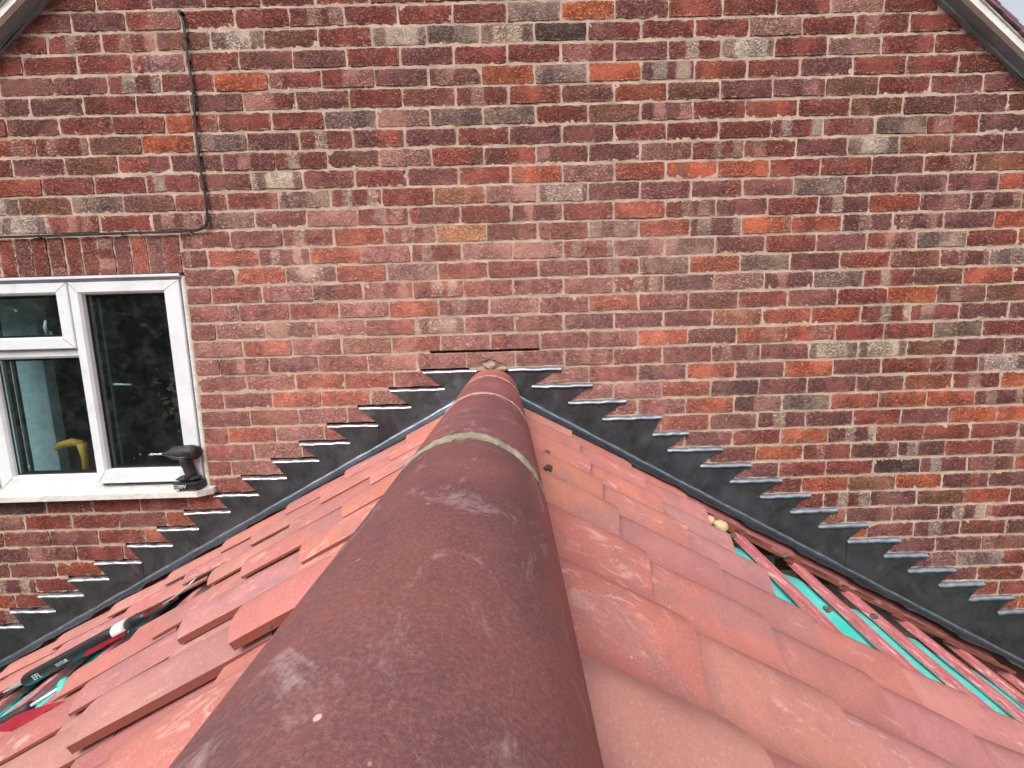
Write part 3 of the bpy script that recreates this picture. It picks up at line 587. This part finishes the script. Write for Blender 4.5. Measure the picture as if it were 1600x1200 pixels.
def pantile(side, tc, s1, length=.375, tmax=None, lift=0., skew=0., roll=0., col=(200, 120, 110), tclip=None, seed=0, width=None, th=.0125):
    r = np.random.default_rng(seed); TWD = width or (.232 if side > 0 else .25)
    ns = 7; top = []; bot = []; bl = []
    wav = r.uniform(-.0012, .0012)
    for i in range(ns + 1):
        f = i / ns; s = s1 - length * (1 - f); rt = []; rb = []
        for wv in WS:
            t = tc + (.80 - wv) * TWD * side; t += skew * (s - s1 + .15)
            if side < 0 and False: pass
            h = (prof(wv, -1) * 1.42 - .009 if side < 0 else prof(wv) * 1.26 - .005) - (.004 * (1 - min(1, abs(wv - .3) / .3)) if side > 0 else 0) + .014 * (1 - (s1 - s) / .30) + lift * f + roll * (wv - .3) * (1 if side < 0 else 1) + wav * math.sin(f * 5 + wv * 4)
            if f == 1: h -= .001
            if tclip is not None: t = max(t, tclip)
            if tmax is not None: t = min(t, tmax + .004 * math.sin(s * 37))
            ro = .0035 if (f == 1) else 0
            cr = max(0, (wv - .84) / .16) ** 2 * .010 + max(0, (.10 - wv) / .10) ** 2 * .008; sw = s - cr * max(0, (f - .5) * 2) ** 3 + (r.normal(0, .0006) if f == 1 else 0) + .004 * math.sin(wv * 3 + seed) * (f == 1)
            rt.append(surf(side, sw, t, h)); rb.append(surf(side, sw - (.001 if f == 1 else 0), t, h - th))
        top.append(rt); bot.append(rb)
    b = MB(); nw = len(WS); fl = side < 0
    b.grid(top, flip=not fl); b.grid(bot, flip=fl)
    ex = []
    def strip(A_, B_, f_):
        m = len(b.V); b.V += [tuple(p) for p in A_] + [tuple(p) for p in B_]; k = len(A_); ex.extend([1.] * (2 * k))
        for i in range(k - 1): b.F.append((m + i, m + i + 1, m + k + i + 1, m + k + i)[::(-1 if f_ else 1)])
    strip([r_[0] for r_ in top], [r_[0] for r_ in bot], fl); strip([r_[-1] for r_ in top], [r_[-1] for r_ in bot], not fl)
    strip(top[0], bot[0], not fl); strip(top[-1], bot[-1], fl)
    bl = [[wv, i / ns, 0] for i in range(ns + 1) for wv in WS] + [[wv, i / ns, 1.] for i in range(ns + 1) for wv in WS] + [[.5, .6, 1.]] * len(ex)
    c = np.array(lin(*col)) * r.uniform(.93, 1.07) * np.array([1, r.uniform(.94, 1.06), r.uniform(.92, 1.08)])
    return b.build('roof_tile', M['tile'], ROOF, attrs=dict(ca=c, bl=np.array(bl, float)), sharp=35)
PINK = [(184, 123, 115), (178, 115, 107), (186, 121, 110), (176, 119, 114), (187, 127, 119)]
ORNG = [(188, 121, 108), (190, 122, 108), (186, 118, 104)]; MAUV = [(184, 130, 124), (180, 126, 120)]
SK_R = -.06
for kk in range(0, 11):
    tc = .155 + .195 * kk
    for j in range(-1, 10):
        s1 = .372 + .293 * j + .0 + rng.normal(0, .004)
        if kk in (1, 2, 3) and j >= 3: continue
        if s1 > 2.95 or (j == -1): continue
        cl = random.choice(ORNG if (j == 0 and random.random() < .6) else (PINK * 2 + MAUV + ORNG[:1]))
        pantile(1, tc + SK_R * (s1 - .37) + rng.normal(0, .0025), s1, lift=(-.006 if kk == 0 else abs(rng.normal(0, .0015))), skew=SK_R + rng.normal(0, .008), roll=rng.normal(0, .0015), col=((158, 98, 92) if (kk == 0 and j >= 3) else cl), tclip=.004 if kk < 1 else None, tmax=.188 if (kk == 0 and j >= 3) else None, seed=100 + kk * 20 + j)
for kk in range(0, 10):
    tc = .22 + .2125 * kk
    for j in range(-1, 10):
        s1 = .385 + .295 * j + rng.normal(0, .006)
        if kk == 2 and j >= 3: continue
        if kk == 3 and j >= 4: continue
        if s1 > 2.95 or (j == -1): continue
        lift = abs(rng.normal(0, .002)); 
        if (kk, j) in ((5, 0), (5, 1), (4, 1)): lift += .012
        if (kk, j) in ((4, 0), (3, 1), (1, 2)): lift += .006
        cl = random.choice(ORNG if (j == 0 and random.random() < .85) else (PINK * 2 + MAUV))
        pantile(-1, tc + rng.normal(0, .004), s1, lift=lift, skew=rng.normal(0, .01), roll=abs(rng.normal(.0015, .0025)), col=cl, tclip=.004 if kk < 1 else None, seed=900 + kk * 20 + j, th=.0065 + .0075 * (lift > .01))
# battens, membrane
for side in (1, -1):
    for j in range(0, 10):
        s0 = .30 + .30 * j + rng.normal(0, .006); sk = rng.normal(0, .01) + (.04 if side > 0 else 0); b = MB(); n = 14; rows = []
        t0 = rng.uniform(.10, .16) if j > 2 else .02
        for (ds, h) in ((0, -.040), (0, -.0165), (.003, -.0125), (.050, -.0125), (.053, -.0165), (.053, -.040), (0, -.040)):
            rows.append([surf(side, s0 + ds + sk * (t0 + (2.25 - t0) * i / n) + .002 * math.sin(i * 1.7 + j), t0 + (2.25 - t0) * i / n, h + .0012 * math.sin(i * .9 + j * 2)) for i in range(n + 1)])
        b.grid(rows, flip=side < 0)
        b.F.append(tuple(r * (n + 1) for r in range(6))); b.build('batten', M['batten'], ROOF, smooth=False)
    b = MB(); rows = []
    for i in range(100):
        s = .02 + i * .03; ph = (s - .30) / .30
        rows.append([surf(side, s, t, -.046 - .014 * abs(math.sin(math.pi * ph)) * (1 + .3 * math.sin(t * 7 + s * 3)) - (.10 * max(0, (.27 - t)) / .1 if s > .9 else 0) + .002 * math.sin(t * 23 + s * 31)) for t in (.13 if s > .9 else .01, .17, .2, .23, .27, .33, .4, .5, .6, .7, .8, .9, 1.0, 1.15, 1.3, 1.5, 1.8, 2.25)])
    b.grid(rows, flip=side > 0); b.build('roof_membrane', M['membrane'], ROOF)
# gable end and walls of the small building (behind and below the camera)
b = MB(); L0, R0 = surf(-1, 2.85, 0, -.12), surf(1, 2.85, 0, -.12)
b.add([(L0[0], -2.2, -4.5), (R0[0], -2.2, -4.5), (R0[0], -2.2, R0[2] - .15), (-.11, -2.2, -1.95), (L0[0], -2.2, L0[2] - .15)], [(0, 1, 2, 3, 4)])
for P0 in (L0, R0): b.add([(P0[0], 0, -4.5), (P0[0], -2.2, -4.5), (P0[0], -2.2, P0[2] - .15), (P0[0], 0, P0[2])], [(0, 1, 2, 3)])
tag(b.build('lean_wall', M['hall'], None, smooth=False), 'walls of the small building hidden below its pantiled roof', 'wall')

# ridge tiles
RX, RZ, RR = -.099, -1.725, .125
def ridge_x(y): return RX - .014 * max(0, (1.3 + y) / 1.3) ** 1.5
def ridge(y0, y1, dr, col, dz=0., dx=0.):
    b = MB(); n = 40; ny = 14; T = []; B = []
    for i in range(ny + 1):
        f = i / ny; y = y0 + (y1 - y0) * f; rt = []; rb = []; e = .003 * (i in (0, ny))
        for k in range(n + 1):
            a = math.pi * k / n; r = RR + dr - e + .0006 * math.sin(7 * a + y * 9)
            rt.append((ridge_x(y) + dx - r * math.cos(a), y, RZ + dz + r * math.sin(a))); r -= .015; rb.append((ridge_x(y) + dx - r * math.cos(a), y, RZ + dz + r * math.sin(a)))
        rt = [(rt[0][0] - .004, y, RZ - .05)] + rt + [(rt[-1][0] + .002, y, RZ - .05)]; rb = [(rb[0][0], y, RZ - .05)] + rb + [(rb[-1][0], y, RZ - .05)]
        T.append(rt); B.append(rb)
    b.grid(T); b.grid(B, flip=True); m = n + 3; N = (ny + 1) * m
    for k in range(m - 1): b.F.append((k, N + k, N + k + 1, k + 1)); q = ny * m + k; b.F.append((q, q + 1, N + q + 1, N + q))
    for i in range(ny):
        for e in (0, m - 1): q = i * m + e; b.F.append((q, q + m, N + q + m, N + q))
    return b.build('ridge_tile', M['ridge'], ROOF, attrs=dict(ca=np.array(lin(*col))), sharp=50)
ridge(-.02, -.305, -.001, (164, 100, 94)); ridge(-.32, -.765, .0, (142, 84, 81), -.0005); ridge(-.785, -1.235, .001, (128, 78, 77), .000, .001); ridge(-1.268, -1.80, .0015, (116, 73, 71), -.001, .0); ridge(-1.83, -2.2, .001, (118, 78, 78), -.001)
def ridge_joint(y0, y1, dr, seed, mat='pointing'):
    r = np.random.default_rng(seed); n = 60; P = []
    for (y, q) in ((y0, -.012), (y0 + .001, -.001), ((y0 + y1) / 2, .001), (y1 - .001, -.0005), (y1, -.012)):
        row = []
        for k in range(-4, n + 5):
            a = math.pi * min(max(k, 0), n) / n; wob = r.normal(0, .0042) + (.004 * math.sin(a * 3 + seed)); rad = RR + dr + q + r.normal(0, .0007)
            z = RZ + rad * math.sin(a) - .01 * max(0, -k) - .01 * max(0, k - n); row.append((ridge_x(y) - rad * math.cos(a), y + wob, z))
        P.append(row)
    b = MB(); b.grid(P, flip=True); b.build('ridge_mortar', M[mat], ROOF)
ridge_joint(-1.232, -1.271, .0003, 3); ridge_joint(-.763, -.788, .0005, 5, 'pointing2'); ridge_joint(-.303, -.322, -.001, 9, 'pointing2'); ridge_joint(-1.795, -1.835, .001, 11)
for side in (1, -1):                                        # bedding under the ridge
    b = MB(); P = []
    for i in range(90):
        y = -.02 - i * .0245; P.append([(ridge_x(y) + side * (.112), y, RZ - .03), (ridge_x(y) + side * (.1235 + rng.normal(0, .0015)), y, RZ - .045), (ridge_x(y) + side * (.127 + rng.normal(0, .003)), y, RZ - .078), (ridge_x(y) + side * .11, y, RZ - .1)])
    b.grid(P, flip=side > 0); b.build('ridge_bedding', M['tile'], ROOF, attrs=dict(ca=np.array(lin(150, 84, 74))))

# ------------------------------------------------------------------ lead flashings
def lead(side, OUT, INN, label):
    T = thing('lead_flashing', label, 'flashing', (side * 1.3, -.02, -2.6))
    r = np.random.default_rng(5 + side)
    def fz(x): return (-1.730 - .567 * x) if side > 0 else (-1.602 + .538 * x)
    def yy(x, z): return -.0075 - .0022 * math.sin(x * 9 + z * 4) - .0012 * math.sin(x * 27 - z * 31)
    groups = [(0, 3), (3, 7), (7, 11), (11, 15), (15, 18)]
    for gi, (a, c_) in enumerate(groups):
        b = MB(); off = -.0025 * (gi % 2); edges = []
        for k in range(a, c_):
            z0 = -(20 + k) * H - (.001 if side > 0 else .0045); zn = z0 - H; x0, x1, xo = INN[k], INN[k + 1], OUT[k]
            if k == 0: x0 = -.116
            n = 10; P = []
            xe = x1 + (side * .006 if k == c_ - 1 else 0)
            for i in range(n + 1):
                x = x0 + (xe - x0) * i / n; zf = fz(x) + .012; row = []
                for j in range(9):
                    z = z0 - .012 + (zf - z0 + .012) * j / 8; row.append((x, yy(x, z) + off, z))
                P.append(row)
            b.grid(P, flip=side > 0)
            # tooth with its raking cut
            P = []
            for i in range(7):
                f = i / 6; xt = x1 + (xo - x1) * f; zl = zn + (z0 - zn) * f; P.append([(xt, yy(xt, z0 - (z0 - zl) * j / 5 - .012 * (1 - j / 5) * 1.0 if f < .85 else z0) + off - .0006, z0 - .012 - (z0 - .012 - zl) * j / 5 if zl < z0 - .012 else z0 - .012) for j in range(6)])
            b.grid(P, flip=side > 0)
            # turned-in top edge
            wd = 1.0 if side < 0 else 1.9; P = []; nn = 16; eb = MB()
            for i in range(nn + 1):
                x = x0 + (xo - x0) * i / nn; wv = .0012 * math.sin(i * 1.1 + k) + r.normal(0, .0004)
                tap = min(1, (nn - i) / 2.) 
                row = [(x, yy(x, z0) + off - .0006, z0 - .0125), (x, yy(x, z0) + off - .0035 * wd, z0 - .0095 * wd + wv), (x, yy(x, z0) + off - .003 * wd + .001, z0 - .005 * wd + wv), (x, -.004, z0 - .0012 + wv), (x, .001, z0 + .0005 + wv), (x, .018, z0 + .001)]
                P.append(row)
            eb.grid(P, flip=side > 0); edges.append(eb)
        # fold and apron
        xa, xb = (-.116 if a == 0 else INN[a]), INN[c_] + side * .006; n = 12 * (c_ - a); P = []
        for i in range(n + 1):
            x = xa + (xb - xa) * i / n; s = abs(x + .11) * math.hypot(1, .566 if side > 0 else .54); zf = fz(x)
            if side > 0: to = .160 + .003 * math.sin(s * 11) - .004 * s
            else: to = .165 - .04 * s + .003 * math.sin(s * 9) if s < 2 else .085
            to = max(to, .075) + r.normal(0, .0008)
            row = [(x, yy(x, zf + .012) + off, zf + .012), (x, -.0095 + off, zf + .0095), (x, -.0180 + off, zf + .0075 + .0008 * math.sin(s * 40)), (x, -.0220 + off, zf + .000)]
            for q in (.1, .25, .45, .65, .85, .97, 1.0):
                fr = ((s - (.390 if side > 0 else .405)) / (.293 if side > 0 else .295)) % 1; fr = fr if fr < .93 else (1 - fr) * 13; t = .024 + (to - .024) * q; h = .048 + ((.040 if side > 0 else .0425) + .0130 * fr - .047) * q ** 1.2 + .0015 * math.sin(s * 53 + q * 4) * q - (.003 if q == 1 else 0) + .003 * math.sin(math.pi * q)
                if side > 0 and s > 1.9: h += .006 * math.sin((s - 1.9) * 14 + q * 3) * q * min(1, (s - 1.9) * 3)
                h += off * -.6
                p = surf(side, s, t, h); row.append((x, p[1], p[2] if q > .1 else zf - .004 - .566 * 0))
            P.append(row)
        b.grid(P, flip=side > 0)
        sh = b.build('lead_sheet', M['lead'], T)
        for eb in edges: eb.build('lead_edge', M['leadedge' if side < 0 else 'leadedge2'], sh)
        b = MB(); P = []                                        # crease where the sheet turns out over the tiles, paler to paint its highlight
        for i in range(n + 1):
            x = xa + (xb - xa) * i / n; zf = fz(x); q = .0012 * math.sin(x * 31) + .0008 * math.sin(x * 83); P.append([(x, -.0100 + off, zf + .0102 + q), (x, -.0155 + off, zf + .0098 + q), (x, -.0205 + off, zf + .0078 + q), (x, -.0232 + off, zf + .003 + q), (x, -.0222 + off, zf - .002)])
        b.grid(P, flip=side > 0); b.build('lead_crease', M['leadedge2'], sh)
    # lead tacks pressed into the chase
    for k in range(1, 17):
        if side > 0: continue
        z0 = -(20 + k) * H; xm = OUT[k] + (INN[k] - OUT[k]) * r.uniform(.35, .7); b = MB(); b.box((xm - .012, -.006, z0 + .0008), (xm + .012, .01, z0 + .0042)); b.build('lead_wedge', M['lead'], T, smooth=False)
lead(1, OUT_R, INN_R, 'stepped dark grey lead flashing on the right slope of the small roof')
lead(-1, OUT_L, INN_L, 'stepped dark grey lead flashing on the left slope, running down below the window')

# ------------------------------------------------------------------ things lying in the stripped gaps
def LS(s, t, h): return surf(-1, s, t, h)
G = thing('caulking_gun', 'caulking gun with black sealant cartridge and dark red frame lying in the left gap', 'sealant gun', tuple(LS(1.8, .5, .0)))
def gp(f, dt=0., dh=0.):                # along the gun axis: 0 nozzle tip .. 1 rod hook
    s = 2.054 + (1.10 - 2.054) * f; t = .505 + (.585 - .505) * f; return LS(s, t + dt, .02 + dh)
b = MB(); b.tube([gp(.135), gp(.14), gp(.18), gp(.55), gp(.60), gp(.605)], [.018, .0235, .0240, .0240, .0240, .02], 20); ct = b.build('cartridge', M['black'], G, sharp=40)
b = MB(); b.tube([gp(0), gp(.01), gp(.06), gp(.125), gp(.14)], [.003, .004, .0065, .010, .014], 12); b.build('nozzle', M['steel'], G)
b = MB(); b.tube([gp(.60), gp(.61), gp(.645), gp(.65)], [.0245, .0250, .0250, .018], 20); b.build('end_cap', M['white'], G, sharp=40)
b = MB(); b.obox((gp(.48, .036, -.010) + gp(.68, .036, -.010)) / 2, (gp(.68) - gp(.48)) / 2, (0, -.004, .002), (0, .002, .007)); b.build('cradle', M['red'], G, smooth=False)
b = MB(); b.obox((gp(.70, .006, .002) + gp(.90, .01, .004)) / 2, (gp(.90) - gp(.70)) / 2, (0, -.004, .001), (0, .001, .006)); b.build('frame_rail', M['red'], G, smooth=False)
b = MB(); b.tube([gp(.66), gp(.70), gp(.735), gp(.75)], [.021, .0225, .018, .010], 14); b.tube([gp(.69, .03, -.02), gp(.77, .05, -.02)], .010, 8); b.build('trigger_body', M['black'], G)
b = MB(); b.tube([gp(.75), gp(.83, .0, .004), gp(.90, .005, .008)], [.010, .010, .006], 8); b.tube([gp(.78, .02), gp(.88, .022, .004)], .006, 6); b.build('ratchet', M['rubber'], G)
hk = [gp(.84, .01, .008), gp(.90, .02, .012), gp(.955, .016, .018), gp(.985, .0, .024), gp(.975, -.025, .026)]
b = MB(); b.tube(smooth(hk, 4), .0028, 8); b.build('plunger_rod', M['steel'], G)
dx = gp(.5) - gp(.35); dx /= np.linalg.norm(dx)
toc = CAM - gp(.45); toc -= dx * (toc @ dx); toc /= np.linalg.norm(toc)
tilt = toc * .97 + np.array([0, 0, -.25]); tilt -= dx * (tilt @ dx); tilt /= np.linalg.norm(tilt)
nrm_ = np.cross(dx, np.cross(tilt, dx)); updir = np.cross(tilt, dx)
text('EFL', .028, tuple(gp(.20) + tilt * .0244 - updir * .010), tuple(dx), tuple(updir), M['print'], 'cartridge_lettering', ct, ext=.0006)
text('TUTUR', .018, tuple(gp(.32) + tilt * .0244 - updir * .006), tuple(dx), tuple(updir), M['print'], 'cartridge_lettering', ct, ext=.0006)
H2 = thing('chisel', 'grey ribbed tool handle with pale shaft lying at the lower left edge', 'hand tool', tuple(LS(1.6, .84, .02)))
def hp(f, dt=0, dh=0.): s = 1.75 + (1.35 - 1.75) * f; t = .82 + (.825 - .82) * f + .03 * math.sin(math.pi * f); return LS(s, t + dt, .022 + dh)
b = MB(); b.tube([hp(-.25), hp(.0), hp(.25), hp(.6), hp(.74), hp(.76)], [.015, .019, .0175, .019, .017, .012], 10, sq=(1, .85)); b.build('handle', M['rubber'], H2)
b = MB(); b.tube([hp(.76), hp(.9), hp(1.25, -.02)], [.0055, .005, .006], 8); b.build('shaft', M['white'], H2)
b = MB(); P = []
for i in range(9):
    f = i / 8; row = []
    for q in range(5): p = LS(1.50 - .26 * f, .88 + .05 * f + .013 * q * (.3 + .7 * f) + .006 * math.sin(f * 5), .024 + .012 * math.sin(q * 1.3 + f * 4) - .004 * q); row.append(p)
    P.append(row)
b.grid(P, flip=True); o = b.build('rag', M['redcloth'], None); tag(o, 'crumpled bright red cloth strip beside the grey tool handle', 'cloth')
b = MB(); P = []
for i in range(8):
    f = i / 7; row = []
    for q in range(6):
        an = q / 5 * 3.6; p = LS(1.395 - .12 * f, .80 + .09 * f + .018 * math.cos(an), .022 + .012 * math.sin(an)); row.append(p)
    P.append(row)
b.grid(P, flip=True); o = b.build('membrane_scrap', M['membrane'], None); tag(o, 'small curled scrap of turquoise membrane above the red cloth', 'scrap')
# cream plastic plug at the head of the right gap
pl = surf(1, .985, .36, .02)
b = MB(); ax_ = np.array([.85, -.25, -.46]); ax_ /= np.linalg.norm(ax_)
b.tube([pl - ax_ * .035, pl - ax_ * .03, pl - ax_ * .012, pl - ax_ * .004, pl, pl + ax_ * .012, pl + ax_ * .034, pl + ax_ * .046, pl + ax_ * .048], [.006, .016, .018, .010, .010, .021, .024, .017, .006], 16)
tag(b.build('plastic_plug', M['cream'], None, sharp=50), 'cream turned plastic plug lodged at the top of the right gap', 'plug')
for n, (side, s, t, sc, lb) in enumerate(((1, .196, .732, .011, 'small dark mortar crumb on the right slope, the upper of two by the ridge'), (1, .186, .875, .0125, 'dark grey mortar crumb on the right slope, the lower of two by the ridge'), (-1, .564, .852, .009, 'tiny pale mortar crumb on a pantile of the left slope'), (-1, .283, 1.36, .004, 'tiny grey crumb beside the ridge on the left slope'))):
    c = surf(side, s, t, .030); b = MB(); b.blob(c, (sc, sc * .8, sc * .7), 8, .35, 20 + n); tag(b.build('mortar_crumb', M['stone'], None, smooth=False), lb, 'crumb')
b = MB()
for n, (s, t) in enumerate(((1.33, .584), (1.71, .40), (1.12, .30), (1.46, .19))):
    c = surf(1, s, t, -.005); b = MB(); b.blob(c, (.014, .012, .009), 8, .35, 50 + n); o = b.build('mortar_crumb', M['stone'], None, smooth=False)
    tag(o, ['mortar crumb on the batten in the right gap near its middle', 'mortar crumb on the right gap battens, nearest the picture edge', 'mortar crumb near the top of the right gap', 'mortar crumb in the right gap close under the flashing'][n], 'crumb')

# ------------------------------------------------------------------ garden behind the viewer
b = MB(); b.add([(-150, -150, -4.5), (150, -150, -4.5), (150, 60, -4.5), (-150, 60, -4.5)], [(0, 1, 2, 3)]); g = b.build('lawn', M['grass'], None, smooth=False); g['kind'] = 'structure'
def tree(x, y, h, rad, seed, label):
    r = np.random.default_rng(seed); T = thing('garden_tree', label, 'tree', (x, y, -4.5), 'garden trees behind the viewer')
    b = MB(); b.tube([(x, y, -4.5), (x + .1, y, -4.5 + h * .3), (x - .05, y + .1, -4.5 + h * .6), (x, y, -4.5 + h * .85)], [.22, .17, .11, .05], 8)
    for k in range(5):
        a = k * 1.26 + r.random(); z = -4.5 + h * (.3 + .1 * k); b.tube([(x, y, z), (x + rad * .6 * math.cos(a), y + rad * .6 * math.sin(a), z + h * .18)], [.09, .03], 6)
    b.build('trunk', M['bark'], T)
    cl = r.normal(0, 1, (60, 3)); cl /= np.linalg.norm(cl, axis=1)[:, None]; cl *= r.uniform(.45, 1., (60, 1)) * np.array([rad, rad, h * .46]); cl += np.array([x, y, -4.5 + h * .52])
    n = 9000; c = cl[r.integers(0, 60, n)] + r.normal(0, .4, (n, 3)); c[:, 2] = np.maximum(c[:, 2], -4.3); a = r.normal(0, .075, (n, 3)); d = r.normal(0, .075, (n, 3))
    V = np.stack([c - a, c + d, c + a, c - d], 1).reshape(-1, 3); F = [(4 * i, 4 * i + 1, 4 * i + 2, 4 * i + 3) for i in range(n)]
    mesh('crown', V, F, M['leaf'], T, smooth=False)
TX = [-19, -14, -9.5, -24, -4, 2, 8, 14, 20, -16.5, -12, -21.5, -7, -17, -11.5]; ORD = 'first second third fourth fifth sixth seventh eighth ninth tenth eleventh twelfth thirteenth fourteenth fifteenth'.split()
TL = ['dark green garden tree behind the viewer, %s from the left of the row' % ORD[sorted(TX).index(v)] for v in TX]
for i, (x, y, h, rad) in enumerate(((-19, -10, 9, 3.4), (-14, -12, 10, 3.6), (-9.5, -14, 10.5, 3.6), (-24, -5, 9, 3.5), (-4, -15, 10, 3.4), (2, -15, 9.5, 3.4), (8, -14, 10, 3.6), (14, -12, 9, 3.4), (20, -8, 9, 3.4), (-16.5, -15, 11, 3.8), (-12, -17, 11, 3.8), (-21.5, -13, 10.5, 3.8), (-7, -18, 11, 3.8), (-17, -7, 6, 2.6), (-11.5, -9.5, 6, 2.6))):
    tree(x, y, h, rad, 300 + i, TL[i])
